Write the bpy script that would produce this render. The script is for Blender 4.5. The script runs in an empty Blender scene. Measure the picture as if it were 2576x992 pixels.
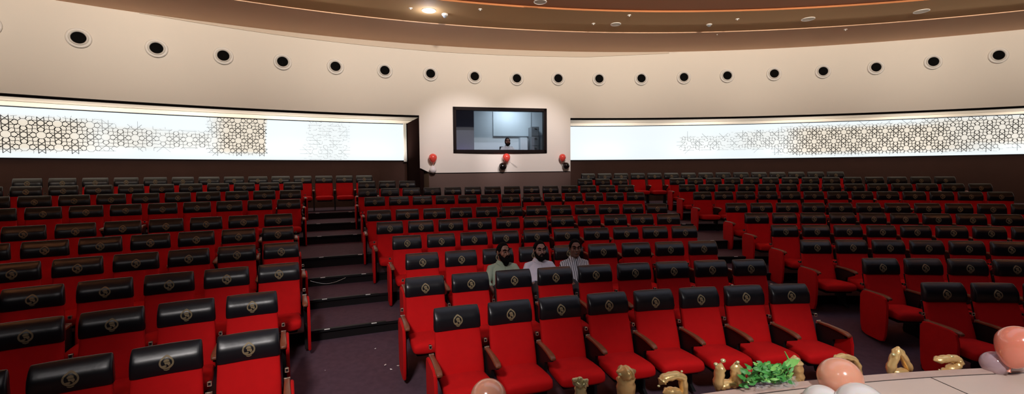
import bpy, bmesh, math, random
from math import sin, cos, pi, sqrt, atan2, hypot
from mathutils import Vector, Matrix
random.seed(7)
S = bpy.context.scene
COL = S.collection

# ------------------------------------------------------------------ camera
F, PIT, ROL = 1139.183, -0.051314, 0.008104      # focal length in pixels of the 2576 px wide frame
EYE = 2.41                                       # eye height over the floor of the front row
CX, CY = 4.4198, -9.6136                         # centre of all the seat rows (camera stands at x=0, y=0)
cam_d = bpy.data.cameras.new('camera')
cam_d.sensor_width = 36.0
cam_d.lens = F * 36.0 / 2576.0
cam_d.clip_start, cam_d.clip_end = 0.05, 200
cam = bpy.data.objects.new('camera', cam_d); COL.objects.link(cam)
ex, eu, ef = Vector((1, 0, 0)), Vector((0, -sin(PIT), cos(PIT))), Vector((0, cos(PIT), sin(PIT)))
c_, s_ = cos(ROL), sin(ROL)
right, up = c_ * ex - s_ * eu, s_ * ex + c_ * eu
M = Matrix((right, up, -ef)).transposed().to_4x4()
M.translation = Vector((0, 0, EYE))
cam.matrix_world = M
S.camera = cam

# ------------------------------------------------------------------ world, lights, exposure
S.view_settings.view_transform = 'Standard'
S.view_settings.look = 'None'
S.view_settings.exposure = 0.0
S.view_settings.gamma = 1.0
S.view_settings.use_curve_mapping = False
W = bpy.data.worlds.new('world'); S.world = W; W.use_nodes = True
W.node_tree.nodes['Background'].inputs[0].default_value = (0.9, 0.8, 0.75, 1)
W.node_tree.nodes['Background'].inputs[1].default_value = 0.003

def area(name, loc, target, sx, sy, power, color, spread=180):
    d = bpy.data.lights.new(name, 'AREA'); d.shape = 'RECTANGLE'; d.size, d.size_y = sx, sy
    d.energy = power; d.color = color; d.spread = math.radians(spread)
    o = bpy.data.objects.new(name, d); COL.objects.link(o); o.location = loc
    o.rotation_euler = (Vector(target) - Vector(loc)).to_track_quat('-Z', 'Y').to_euler()
    return o
def spot(name, loc, target, power, color, angle, blend, size=.3):
    d = bpy.data.lights.new(name, 'SPOT'); d.spot_size = math.radians(angle); d.spot_blend = blend
    d.energy = power; d.color = color; d.shadow_soft_size = size
    o = bpy.data.objects.new(name, d); COL.objects.link(o); o.location = loc
    o.rotation_euler = (Vector(target) - Vector(loc)).to_track_quat('-Z', 'Y').to_euler()
    return o
# stage lamps in the ceiling over the stage, behind the camera, with added fills
spot('stage_lamp', (-1.5, -0.4, 5.0), (-1.4, 4.9, .7), 1080, (1, .93, .90), 44, 1.0, .4)
spot('stage_edge_fill', (2.0, -1.4, 5.8), (2.5, 2.75, .9), 1300, (1, .95, .92), 34, .7, .3)  # added spot that brightens only the stage edge
spot('stage_wash_lamp', (-2.2, -1.0, 6.0), (-2.6, 6.0, .8), 130, (1, .93, .92), 120, 1.0, .6)
area('seat_sheen_fill', (3.5, 5.0, 6.3), (3.5, 5.0, 0), 12.0, 3.0, 92, (.74, .82, 1.0))  # added overhead fill for a cool sheen on the headrest covers
for t_ in (-.245, -.155):
    spot('booth_wall_fill', (CX + 18.5 * sin(t_), CY + 18.5 * cos(t_), 6.2), (CX + 24.5 * sin(t_), CY + 24.5 * cos(t_), 3.15), 900, (1, .91, .95), 33, .8, .08)  # added spots that lift the brightness of the lower booth wall
# added warm spots that brighten the rear wall, in a ring half way to it
for t_, e_ in ((-.86, 960), (-.66, 980), (-.47, 920), (-.29, 920), (-.12, 950), (.05, 940), (.22, 860), (.40, 900), (.60, 960)):
    spot('rear_wall_fill', (CX + 16.9 * sin(t_), CY + 16.9 * cos(t_), 6.2), (CX + 24.5 * sin(t_), CY + 24.5 * cos(t_), 7.5), e_ * 1.14, (1, .87, .74), 86, 1.0, .12)

# ------------------------------------------------------------------ geometry helpers
def pol(R, th, z=0.0):
    return Vector((CX + R * sin(th), CY + R * cos(th), z))
def ray(px, py):
    x, y = (px - 1288) / F, (496 - py) / F
    return x * right + y * up + ef
def on_cyl(px, py, R):
    d = ray(px, py); a = d.x ** 2 + d.y ** 2; b = -2 * (d.x * CX + d.y * CY); c = CX * CX + CY * CY - R * R
    t = (-b + sqrt(b * b - 4 * a * c)) / 2 / a
    P = d * t
    return atan2(P.x - CX, P.y - CY), P.z + EYE
def on_z(px, py, z):
    d = ray(px, py); P = d * ((z - EYE) / d.z); return Vector((P.x, P.y, z))
def at_y(px, py, Y):
    d = ray(px, py); P = d * (Y / d.y); return Vector((P.x, P.y, P.z + EYE))

def mesh_from(name, verts, faces, mats, smooth=False, fm=None):
    m = bpy.data.meshes.new(name); m.from_pydata([tuple(v) for v in verts], [], faces)
    for mm in (mats if isinstance(mats, (list, tuple)) else [mats]): m.materials.append(mm)
    if fm:
        for p, k in zip(m.polygons, fm): p.material_index = k
    if smooth:
        for p in m.polygons: p.use_smooth = True
    m.update(); return m
class MB:
    """collects shapes for ONE mesh"""
    def __init__(s): s.v = []; s.f = []; s.k = []
    def add(s, v, f, k=0):
        o = len(s.v); s.v += [Vector(a) for a in v]; s.f += [tuple(i + o for i in q) for q in f]; s.k += [k] * len(f); return s
    def box(s, x0, x1, y0, y1, z0, z1, k=0):
        v = [(x, y, z) for z in (z0, z1) for y in (y0, y1) for x in (x0, x1)]
        return s.add(v, [(0, 2, 3, 1), (4, 5, 7, 6), (0, 1, 5, 4), (2, 6, 7, 3), (0, 4, 6, 2), (1, 3, 7, 5)], k)
    def rbox(s, x0, x1, y0, y1, z0, z1, r, k=0, seg=3):
        bm = bmesh.new(); bmesh.ops.create_cube(bm, size=1)
        bmesh.ops.scale(bm, vec=(x1 - x0, y1 - y0, z1 - z0), verts=bm.verts)
        bmesh.ops.translate(bm, vec=((x0 + x1) / 2, (y0 + y1) / 2, (z0 + z1) / 2), verts=bm.verts)
        bmesh.ops.bevel(bm, geom=bm.edges[:], offset=r, segments=seg, profile=.5, affect='EDGES')
        bm.verts.ensure_lookup_table(); bm.verts.index_update()
        s.add([v.co.copy() for v in bm.verts], [tuple(v.index for v in f.verts) for f in bm.faces], k); bm.free(); return s
    def loft(s, rings, k=0, cap=True, closed=True):
        n = len(rings[0]); v = [p for r in rings for p in r]; f = []
        for i in range(len(rings) - 1):
            for j in range(n if closed else n - 1):
                a, b = i * n + j, i * n + (j + 1) % n
                f.append((a, b, b + n, a + n))
        if cap and closed:
            f.append(tuple(range(n - 1, -1, -1))); f.append(tuple((len(rings) - 1) * n + j for j in range(n)))
        return s.add(v, f, k)
    def tube(s, pts, r, n=8, k=0, ex=(1, 1)):
        pts = [Vector(p) for p in pts]; rs = r if isinstance(r, (list, tuple)) else [r] * len(pts)
        rings = []; u0 = None
        for i, p in enumerate(pts):
            t = (pts[min(i + 1, len(pts) - 1)] - pts[max(i - 1, 0)]).normalized()
            if u0 is None:
                u0 = t.cross(Vector((0, 0, 1)));
                if u0.length < .1: u0 = t.cross(Vector((0, 1, 0)))
            u = (u0 - t * u0.dot(t)).normalized(); w = t.cross(u); u0 = u
            rings.append([p + (u * cos(2 * pi * j / n) * ex[0] + w * sin(2 * pi * j / n) * ex[1]) * rs[i] for j in range(n)])
        return s.loft(rings, k)
    def sphere(s, c, r, nu=16, nv=10, k=0, sc=(1, 1, 1)):
        rings = []
        for i in range(1, nv):
            a = pi * i / nv
            rings.append([Vector(c) + Vector((r * sin(a) * cos(2 * pi * j / nu) * sc[0], r * sin(a) * sin(2 * pi * j / nu) * sc[1], -r * cos(a) * sc[2])) for j in range(nu)])
        o = len(s.v); s.loft(rings, k, cap=False)
        a = len(s.v); s.v += [Vector(c) + Vector((0, 0, -r * sc[2])), Vector(c) + Vector((0, 0, r * sc[2]))]
        L = o + (nv - 2) * nu
        for j in range(nu):
            s.f.append((a, o + (j + 1) % nu, o + j)); s.k.append(k)
            s.f.append((a + 1, L + j, L + (j + 1) % nu)); s.k.append(k)
        return s
    def prism(s, poly, d0, d1, axis='x', k=0):
        """poly: (a,b) outline; axis x -> (y,z), y -> (x,z), z -> (x,y)"""
        def P(a, b, d): return {'x': (d, a, b), 'y': (a, d, b), 'z': (a, b, d)}[axis]
        n = len(poly); v = [P(a, b, d0) for a, b in poly] + [P(a, b, d1) for a, b in poly]
        f = [tuple(range(n - 1, -1, -1)), tuple(range(n, 2 * n))] + [(j, (j + 1) % n, n + (j + 1) % n, n + j) for j in range(n)]
        return s.add(v, f, k)
    def xf(s, M):
        s.v = [M @ v for v in s.v]; return s
    def mesh(s, name, mats, smooth=False): 
        m = mesh_from(name, s.v, s.f, mats, smooth, s.k)
        bm = bmesh.new(); bm.from_mesh(m); bmesh.ops.recalc_face_normals(bm, faces=bm.faces); bm.to_mesh(m); bm.free()
        return m
def obj(name, me, parent=None, loc=None, rotz=None):
    o = bpy.data.objects.new(name, me); COL.objects.link(o)
    if parent: o.parent = parent
    if loc is not None: o.location = loc
    if rotz is not None: o.rotation_euler = (0, 0, rotz)
    return o
def tag(o, label, cat, group=None, kind=None):
    o['label'] = label; o['category'] = cat
    if group: o['group'] = group
    if kind: o['kind'] = kind
    return o
def struct(o): o['kind'] = 'structure'; return o
def empty(name, loc, rotz=0): 
    o = bpy.data.objects.new(name, None); COL.objects.link(o); o.location = loc; o.rotation_euler = (0, 0, rotz); return o
def copy_tree(o, parent=None):
    c = o.copy(); COL.objects.link(c); c.parent = parent
    for ch in o.children: copy_tree(ch, c)
    return c
def smooth_angle(m, deg=40):
    for p in m.polygons: p.use_smooth = True
    m.set_sharp_from_angle(angle=math.radians(deg)); return m

# ------------------------------------------------------------------ materials
def mat(name, col, rough=.6, metal=0., spec=.5, emit=None, es=1., noise=0., nscale=20., bump=0., bscale=200., trans=0., alpha=1., sheen=0., coat=0., sss=0.):
    m = bpy.data.materials.new(name); m.use_nodes = True; nt = m.node_tree; b = nt.nodes['Principled BSDF']
    b.inputs['Base Color'].default_value = (*col, 1); b.inputs['Roughness'].default_value = rough
    b.inputs['Metallic'].default_value = metal; b.inputs['Specular IOR Level'].default_value = spec
    b.inputs['Transmission Weight'].default_value = trans; b.inputs['Alpha'].default_value = alpha
    b.inputs['Sheen Weight'].default_value = sheen; b.inputs['Coat Weight'].default_value = coat
    if sss: b.inputs['Subsurface Weight'].default_value = sss; b.inputs['Subsurface Scale'].default_value = .05
    if emit: b.inputs['Emission Color'].default_value = (*emit, 1); b.inputs['Emission Strength'].default_value = es
    if noise or bump:
        tc = nt.nodes.new('ShaderNodeTexCoord')
    if noise:
        n = nt.nodes.new('ShaderNodeTexNoise'); n.inputs['Scale'].default_value = nscale; n.inputs['Detail'].default_value = 5
        r = nt.nodes.new('ShaderNodeMapRange'); r.inputs[3].default_value = 1 - noise; r.inputs[4].default_value = 1 + noise
        x = nt.nodes.new('ShaderNodeVectorMath'); x.operation = 'SCALE'; x.inputs[0].default_value = col
        nt.links.new(tc.outputs['Object'], n.inputs['Vector']); nt.links.new(n.outputs[0], r.inputs[0])
        nt.links.new(r.outputs[0], x.inputs['Scale']); nt.links.new(x.outputs[0], b.inputs['Base Color'])
    if bump:
        n = nt.nodes.new('ShaderNodeTexNoise'); n.inputs['Scale'].default_value = bscale; n.inputs['Detail'].default_value = 3
        u = nt.nodes.new('ShaderNodeBump'); u.inputs['Strength'].default_value = bump; u.inputs['Distance'].default_value = .01
        nt.links.new(tc.outputs['Object'], n.inputs['Vector']); nt.links.new(n.outputs[0], u.inputs['Height']); nt.links.new(u.outputs[0], b.inputs['Normal'])
    return m
RED = mat('red_fabric', (.54, .0016, .003), .85, noise=.12, nscale=9, bump=.12, bscale=350, spec=.25)
COVER = mat('black_leatherette', (.006, .006, .009), .34, bump=.12, bscale=14, spec=.5)
BLACK = mat('black_plastic', (.006, .006, .007), .55, spec=.3)
GOLD_PRINT = mat('gold_print', (.23, .18, .10), .55, metal=.1, spec=.3)
WOOD = mat('brown_wood', (.19, .055, .025), .38, noise=.25, nscale=30, spec=.5)
METAL = mat('pale_metal', (.75, .68, .58), .25, metal=.9)
CARPET = mat('purple_brown_carpet', (.088, .050, .070), .95, noise=.25, nscale=14, bump=.3, bscale=260, spec=.15)
RISER = mat('black_riser', (.008, .006, .007), .8, spec=.2)
PLASTER = mat('cream_plaster', (.82, .76, .67), .75, noise=.02, nscale=1.2, bump=.03, bscale=3)
CREAM2 = mat('warm_cream_paint', (.66, .56, .45), .7)
BROWN = mat('brown_wall_paint', (.070, .036, .029), .8, spec=.1, noise=.08, nscale=3)
BROWN2 = mat('booth_brown_paint', (.13, .085, .07), .75, spec=.15)
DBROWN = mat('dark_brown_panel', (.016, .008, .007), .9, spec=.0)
OLIVE = mat('olive_brown_panel', (.09, .055, .03), .6)
TRIMB = mat('black_trim', (.002, .0012, .0012), .7, spec=.06)
CEIL1 = mat('tan_brown_ceiling', (.76, .50, .33), .8, noise=.05, nscale=.7)
CEIL2 = mat('olive_brown_ceiling', (.52, .29, .11), .8, noise=.06, nscale=.7)
CEIL3 = mat('dark_brown_ceiling', (.36, .13, .04), .8, noise=.06, nscale=.7)
WHITE = mat('white_plastic', (.80, .77, .72), .4)
THROAT = mat('black_throat', (.003, .003, .003), .9, spec=.1)
STAGE = mat('pale_tan_stage_floor', (.66, .54, .47), .38, noise=.05, nscale=2.5)
STAGE_EDGE = mat('pinkish_brown_stage_edge', (.55, .40, .35), .35, noise=.08, nscale=6)
SEAM = mat('dark_seam', (.05, .035, .03), .6)
FOIL = mat('gold_foil', (.86, .60, .26), .34, metal=.55, bump=.5, bscale=18)
FOILP = mat('pale_gold_foil', (.74, .70, .38), .36, metal=.6, bump=.5, bscale=22)
PEACH = mat('peach_latex', (.98, .46, .31), .18, noise=.06, nscale=9, trans=.12, coat=.6, sss=.25)
CORAL = mat('coral_latex', (.95, .32, .22), .18, noise=.05, nscale=9, trans=.10, coat=.6, sss=.25)
REDB = mat('red_latex', (.82, .085, .06), .2, coat=.4)
WHITEB = mat('white_latex', (.82, .78, .76), .2, coat=.5, sss=.2)
CLEARB = mat('clear_lavender_latex', (.62, .45, .50), .12, alpha=.62, coat=.5)
BLACKB = mat('black_latex', (.006, .004, .004), .15, coat=.5)
LEAF = mat('green_leaf', (.06, .30, .055), .5, noise=.5, nscale=25)
LEAF2 = mat('bright_green_leaf', (.22, .55, .12), .45, noise=.2, nscale=40)
BUD = mat('yellow_green_bud', (.65, .70, .15), .6)
PETAL = mat('red_petal', (.55, .03, .03), .6)
WRAP = mat('clear_cellophane', (.8, .8, .85), .08, alpha=.22, coat=.8)
GREY = mat('grey_metal_paint', (.22, .235, .25), .45)
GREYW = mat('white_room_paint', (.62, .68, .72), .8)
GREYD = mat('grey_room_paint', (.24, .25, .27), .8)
LILAC = mat('lilac_room_paint', (.25, .18, .42), .8)
FRAME = mat('dark_brown_frame', (.008, .003, .0026), .6, spec=.1)
SKIN1 = mat('brown_skin', (.22, .095, .060), .5, sss=.1)
SKIN2 = mat('light_brown_skin', (.30, .15, .115), .5, sss=.1)
HAIR = mat('black_hair', (.004, .0025, .0025), .85, bump=.6, bscale=70, spec=.08)
SAGE = mat('sage_cloth', (.27, .32, .24), .85, bump=.15, bscale=25)
LAV = mat('lavender_white_cloth', (.62, .57, .66), .8, bump=.15, bscale=25)
TROUS = mat('dark_trouser_cloth', (.02, .02, .025), .85)
PALECL = mat('pale_office_shirt', (.62, .60, .60), .8)
PAPER = mat('white_paper', (.8, .78, .75), .6)

def stripe_mat():
    m = mat('striped_cloth', (.6, .58, .62), .85); nt = m.node_tree; b = nt.nodes['Principled BSDF']
    tc = nt.nodes.new('ShaderNodeTexCoord'); sp = nt.nodes.new('ShaderNodeSeparateXYZ'); nt.links.new(tc.outputs['Object'], sp.inputs[0])
    a = nt.nodes.new('ShaderNodeMath'); a.operation = 'MULTIPLY'; a.inputs[1].default_value = 34.
    w = nt.nodes.new('ShaderNodeMath'); w.operation = 'FRACT'
    g = nt.nodes.new('ShaderNodeMath'); g.operation = 'GREATER_THAN'; g.inputs[1].default_value = .72
    mx = nt.nodes.new('ShaderNodeMixRGB'); mx.inputs[1].default_value = (.60, .58, .62, 1); mx.inputs[2].default_value = (.02, .02, .03, 1)
    nt.links.new(sp.outputs[0], a.inputs[0]); nt.links.new(a.outputs[0], w.inputs[0]); nt.links.new(w.outputs[0], g.inputs[0])
    nt.links.new(g.outputs[0], mx.inputs[0]); nt.links.new(mx.outputs[0], b.inputs['Base Color']); return m
STRIPE = stripe_mat()

# ------------------------------------------------------------------ seat rows (radii of the headrest tops, their heights over the eye line)
RR = [15.17, 16.2, 17.254, 18.353, 19.355, 20.401, 22.171, 23.392, 24.471, 25.402]
HT = [-1.379, -1.271, -1.155, -1.029, -0.884, -0.738, -0.543, -0.367, -0.184, -0.016]
CH = 1.03                                        # headrest top over the chair's own floor
ZF = [h + EYE - CH for h in HT]
PITCH = .58
RAMP = (ZF[2] - ZF[0]) / (RR[2] - RR[0])
NOSE = [17.06, 18.10, 19.02, 19.97, 21.80, 22.90, 24.20]     # where the step up to rows 4..10 begins
def ramp_z(R): return ZF[0] + RAMP * (R - .4 - (RR[0] - .4))
def floor_z(R):
    z = ramp_z(min(R, NOSE[0]))
    for k, n in enumerate(NOSE):
        if R >= n - 1e-6: z = ZF[k + 3]
    return z
BLK = [('L',1,-0.5389,3),('L',2,-0.5717,4),('L',3,-0.5843,5),('L',4,-0.6074,6),('L',5,-0.6027,6),('L',6,-0.6240,7),('L',7,-0.6285,8),('L',8,-0.6426,9),('L',9,-0.6550,10),('L',10,-0.6601,14),
 ('M',1,-0.3377,8),('M',2,-0.3485,9),('M',3,-0.3408,9),('M',4,-0.3458,10),('M',5,-0.3558,11),('M',6,-0.3615,12),('M',7,-0.3598,13),('M',8,-0.3640,14),('M',9,-0.3623,3),('N',9,-0.0838,3),
 ('R',1,0.0557,2),('R',2,0.0561,4),('R',3,0.0393,6),('R',4,0.0443,8),('R',5,0.0420,9),('R',6,0.0438,11),('R',7,0.0375,13),('R',8,0.0377,14),('R',9,0.0398,14),('R',10,-0.0706,15)]
EXTRA_L = {1: 1, 2: 1, 3: 1, 4: 1, 5: 1, 6: 1, 7: 1, 8: 1, 9: 1}
EXTRA_R = {1: 1, 2: 1, 3: 1, 5: 1}

# ------------------------------------------------------------------ floor of the hall: sloped front, then steps, all concentric
T0, T1, NT = -.95, .80, 176
def ths(n=NT, a=T0, b=T1): return [a + (b - a) * i / n for i in range(n + 1)]
def ring_strip(mb, prof, tt, k=0):
    """prof: list of (R, z); swept over the angles tt"""
    mb.loft([[pol(R, t, z) for R, z in prof] for t in tt], k, cap=False, closed=False)
mb = MB(); tt = ths()
prev = (11.0, ramp_z(11.0))
levels = []
for k, n in enumerate(NOSE):
    z0 = ramp_z(n) if k == 0 else ZF[k + 2]
    ring_strip(mb, [prev, (n, z0)], tt, 0)
    ring_strip(mb, [(n, z0), (n, ZF[k + 3] - .035), (n - .02, ZF[k + 3] - .035), (n - .02, ZF[k + 3])], tt, 1)
    prev = (n - .02, ZF[k + 3])
ring_strip(mb, [prev, (27.2, prev[1])], tt, 0)
floor = struct(obj('floor', mb.mesh('floor', [CARPET, RISER])))

# ------------------------------------------------------------------ upper wall, soffit, ceiling
ZW0, ZW1 = EYE + 1.735, EYE + 3.90
RW, RP = 24.5, 26.4
TB0 = on_cyl(1056, 400, RW)[0]; TB1 = on_cyl(1435, 400, RW)[0]; TBf = on_cyl(1079, 437, RW)[0]
WX0, WX1 = on_cyl(1146, 330, RW)[0], on_cyl(1369, 330, RW)[0]
WZ0, WZ1 = on_cyl(1260, 379, RW)[1], on_cyl(1260, 278, RW)[1]
def col_low(t):
    """height of the lower end of the pale wall at an angle"""
    if t < TB0 - 1e-6 or t > TB1 + 1e-6: return ZW0
    if t < TBf: return EYE + .19 + (.035 - .19) * (t - TB0) / (TBf - TB0)
    return EYE + .035 + .025 * (t - TBf) / (TB1 - TBf)
mb = MB()
cuts = sorted(set([round(t, 6) for t in ths(150)] + [TB0, TB1, TBf, WX0, WX1]))
for a, b in zip(cuts[:-1], cuts[1:]):
    mid = (a + b) / 2
    inb = TB0 < mid < TB1
    la, lb = (col_low(a if a > TB0 else TB0 + 1e-5), col_low(b if b < TB1 else TB1 - 1e-5)) if inb else (ZW0, ZW0)
    spans = [((la, lb), (ZW1, ZW1))]
    if WX0 < mid < WX1: spans = [((la, lb), (WZ0, WZ0)), ((WZ1, WZ1), (ZW1, ZW1))]
    for (p, q), (r, s) in spans:
        mb.add([pol(RW, a, p), pol(RW, b, q), pol(RW, b, s), pol(RW, a, r)], [(0, 1, 2, 3)])
mb.add([pol(RW, WX0, WZ0), pol(RW, WX1, WZ0), pol(RW + .12, WX1, WZ0), pol(RW + .12, WX0, WZ0)], [(0, 1, 2, 3)])
struct(obj('wall_back', smooth_angle(mb.mesh('wall_back', [PLASTER]))))
# cornice strip along the top of the wall
mb = MB(); LP = [on_cyl(x, y, RW - .03) for x, y in [(350, 32.5), (500, 58), (700, 88), (900, 112), (1100, 130), (1300, 140), (1475, 143.5), (1600, 138), (1700, 133.5)]]
rings = []
for a, b in zip(LP[:-1], LP[1:]):
    for i in range(6):
        u = i / 6; rings.append((a[0] + (b[0] - a[0]) * u, a[1] + (b[1] - a[1]) * u))
mb.loft([[pol(RW - .005, t, z), pol(RW - .035, t, z), pol(RW - .035, t, ZW1 - .002), pol(RW - .005, t, ZW1 - .002)] for t, z in rings])
struct(obj('trim_cornice', mb.mesh('trim_cornice', [CREAM2])))
# dark edge trims under the upper wall, soffit over the light panels
mbL, mbS = MB(), MB()
for a, b in ((T0, TB0), (TB1, T1)):
    t2 = ths(80, a, b)
    mbL.loft([[pol(RW - .02, t, ZW0 - .012), pol(RW - .02, t, ZW0 + .05), pol(RW + .015, t, ZW0 + .05), pol(RW + .015, t, ZW0 - .012)] for t in t2])
    ring_strip(mbS, [(RW, ZW0), (RW + .85, ZW0 + .0), (RW + .85, ZW0 + .03), (RW + .93, ZW0 + .03), (RW + .93, ZW0), (RP + .1, ZW0)], t2, 0)
    ring_strip(mbS, [(RW + .86, ZW0 + .028), (RW + .92, ZW0 + .028)], t2, 1)
struct(obj('trim_wall_edge', mbL.mesh('trim_wall_edge', [TRIMB])))
struct(obj('ceiling_soffit', mbS.mesh('ceiling_soffit', [CREAM2, TRIMB])))
# ceiling: three concentric bands with small steps
ZC = ZW1
mb = MB(); tt = ths(170)
ring_strip(mb, [(RW + .4, ZC), (22.5, ZC)], tt, 0); ring_strip(mb, [(22.5, ZC), (22.5, ZC + .02)], tt, 3)
ring_strip(mb, [(22.5, ZC + .02), (20.92, ZC + .02)], tt, 1); ring_strip(mb, [(20.92, ZC + .02), (20.92, ZC + .06)], tt, 2)
ring_strip(mb, [(20.92, ZC + .06), (12.0, ZC + .06)], tt, 2); ring_strip(mb, [(12.0, ZC + .06), (6.0, ZC + .06)], tt, 2)
struct(obj('ceiling', mb.mesh('ceiling', [CEIL1, CEIL2, CEIL3, CEIL1])))

# brown wall under the light panels, return walls beside the booth, booth base
ZP0, ZP1 = EYE + .48, EYE + 1.735
mb = MB()
TL1 = on_cyl(1024, 420, RP)[0]
TR0 = TB1 + .0
for a, b in ((T0, TL1), (TB1 - .01, T1)):
    t2 = ths(70, a, b)
    ring_strip(mb, [(RP + .06, ZF[9] - .05), (RP + .06, ZP1 + .1)], t2, 0)
struct(obj('wall_lower', mb.mesh('wall_lower', [BROWN])))
mb = MB()
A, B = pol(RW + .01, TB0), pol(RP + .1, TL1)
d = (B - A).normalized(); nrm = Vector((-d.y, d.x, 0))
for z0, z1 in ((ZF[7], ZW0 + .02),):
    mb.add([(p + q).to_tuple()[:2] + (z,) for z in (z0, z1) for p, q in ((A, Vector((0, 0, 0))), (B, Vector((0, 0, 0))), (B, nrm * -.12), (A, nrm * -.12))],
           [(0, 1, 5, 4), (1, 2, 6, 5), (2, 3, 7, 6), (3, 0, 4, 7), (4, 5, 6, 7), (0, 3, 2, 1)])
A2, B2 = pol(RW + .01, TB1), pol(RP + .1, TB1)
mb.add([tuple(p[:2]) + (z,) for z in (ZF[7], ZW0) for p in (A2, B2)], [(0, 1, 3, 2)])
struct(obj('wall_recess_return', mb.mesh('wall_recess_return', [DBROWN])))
mb = MB()
mb.loft([[pol(RW - .012, t, ZF[7] - .02), pol(RW - .012, t, col_low(t))] for t in ths(16, TBf, TB1)], 0, cap=False, closed=False)
mb.add([pol(RW - .012, TBf, ZF[7] - .02), pol(RW - .012, TBf, EYE + .035), pol(RW + .30, TB0, EYE + .19), pol(RW + .30, TB0, ZF[7] - .02)], [(0, 1, 2, 3)], 1)
mb.add([pol(RW, TBf, EYE + .035), pol(RW, TB0, EYE + .19), pol(RW + .30, TB0, EYE + .19)], [(0, 1, 2)], 1)
struct(obj('wall_booth_base', mb.mesh('wall_booth_base', [BROWN2, OLIVE])))
mb = MB()
mb.loft([[pol(RW - .02, t, col_low(t) - .012), pol(RW - .02, t, col_low(t) + .010), pol(RW + .005, t, col_low(t) + .010), pol(RW + .005, t, col_low(t) - .012)] for t in ths(16, TB0 + .0005, TB1 - .0005)])
struct(obj('trim_booth', mb.mesh('trim_booth', [TRIMB])))

# ------------------------------------------------------------------ backlit panels with a star lattice
def panel_mat():
    m = bpy.data.materials.new('backlit_panel'); m.use_nodes = True; nt = m.node_tree; b = nt.nodes['Principled BSDF']
    b.inputs['Base Color'].default_value = (.04, .04, .04, 1); b.inputs['Roughness'].default_value = .6; b.inputs['Specular IOR Level'].default_value = .1
    at = nt.nodes.new('ShaderNodeAttribute'); at.attribute_name = 'tint'
    mx = nt.nodes.new('ShaderNodeMixRGB'); mx.inputs[1].default_value = (.87, .95, .98, 1); mx.inputs[2].default_value = (.83, .74, .61, 1)
    nt.links.new(at.outputs['Fac'], mx.inputs[0]); nt.links.new(mx.outputs[0], b.inputs['Emission Color'])
    b.inputs['Emission Strength'].default_value = 1.0; return m
PANEL = panel_mat()
def sm(x, a, b):
    if a == b: return 1.0 if x > a else 0.0
    t = max(0, min(1, (x - a) / (b - a))); return t * t * (3 - 2 * t)
def bump(x, a, b, c, d): return sm(x, a, b) * (1 - sm(x, c, d))
CELL = .60
ZM = EYE + .48 + .57
def px_of(t, z):
    P = pol(RP, t, z); v = P - Vector((0, 0, EYE)); dd = v.dot(ef); return 1288 + F * v.dot(right) / dd
def density(t, z, side):
    """how strong the printed lattice is: it comes and goes along the panel"""
    x = px_of(t, z); v = (z - ZM) / .62
    if side == 0:
        d = max(bump(x, -400, -60, 150, 330) * bump(v, -.75, -.45, .5, .85),
                0.58 * bump(x, 180, 300, 330, 480) * bump(v, -.6, -.3, .3, .6),
                .42 * bump(x, 330, 430, 520, 560) * bump(v, -.5, -.3, .2, .5),
                bump(x, 510, 575, 668, 670) * bump(v, -.75, -.45, 2, 3),
                .13 * bump(x, 745, 790, 850, 905) * bump(v, -2, -1.5, 2, 3))
    else:
        d = max(.20 * bump(x, 1708, 1712, 1800, 2000) * bump(v, -.5, -.3, .3, .6),
                .35 * bump(x, 1800, 1900, 1960, 2050) * bump(v, -.5, -.2, .5, .8),
                bump(x, 1930, 2040, 2330, 2600) * bump(v, -.85, -.5, .6, 1.0),
                .8 * bump(x, 2250, 2400, 3000, 3100) * bump(v, -.55, -.2, .85, 1.2))
    return d
def seg_lines(c):
    """line work of one lattice cell (octagons at the corner and centre, stars in between)"""
    L = []
    def octa(x, y, r):
        p = [(x + r * cos(pi / 8 + i * pi / 4), y + r * sin(pi / 8 + i * pi / 4)) for i in range(8)]
        return [(p[i], p[(i + 1) % 8]) for i in range(8)]
    def star(x, y, r):
        p = [(x + r * cos(pi / 8 + i * pi / 4), y + r * sin(pi / 8 + i * pi / 4)) for i in range(8)]
        return [(p[i], p[(i + 3) % 8]) for i in range(8)]
    for (x, y) in ((0, 0), (.5, .5)):
        L += octa(x, y, .160)
        for k in range(4):                       # long hexagonal petals towards the stars
            a = k * pi / 2; ca, sa = cos(a), sin(a)
            q = [(.145, .06), (.19, .105), (.28, .09), (.34, 0), (.28, -.09), (.19, -.105), (.145, -.06)]
            q = [(x + u * ca - v * sa, y + u * sa + v * ca) for u, v in q]
            L += list(zip(q[:-1], q[1:]))
        for k in range(4):                       # small pentagons on the diagonals
            a = pi / 4 + k * pi / 2; ca, sa = cos(a), sin(a)
            q = [(.145, .06), (.22, .09), (.30, .07), (.3535, .0), (.30, -.07), (.22, -.09), (.145, -.06)]
            q = [(x + u * ca - v * sa, y + u * sa + v * ca) for u, v in q]
            L += list(zip(q[:-1], q[1:]))
    for (x, y) in ((.5, 0), (0, .5)):
        L += star(x, y, .27); L += octa(x, y, .11)
    return L
CL = seg_lines(CELL)
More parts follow.
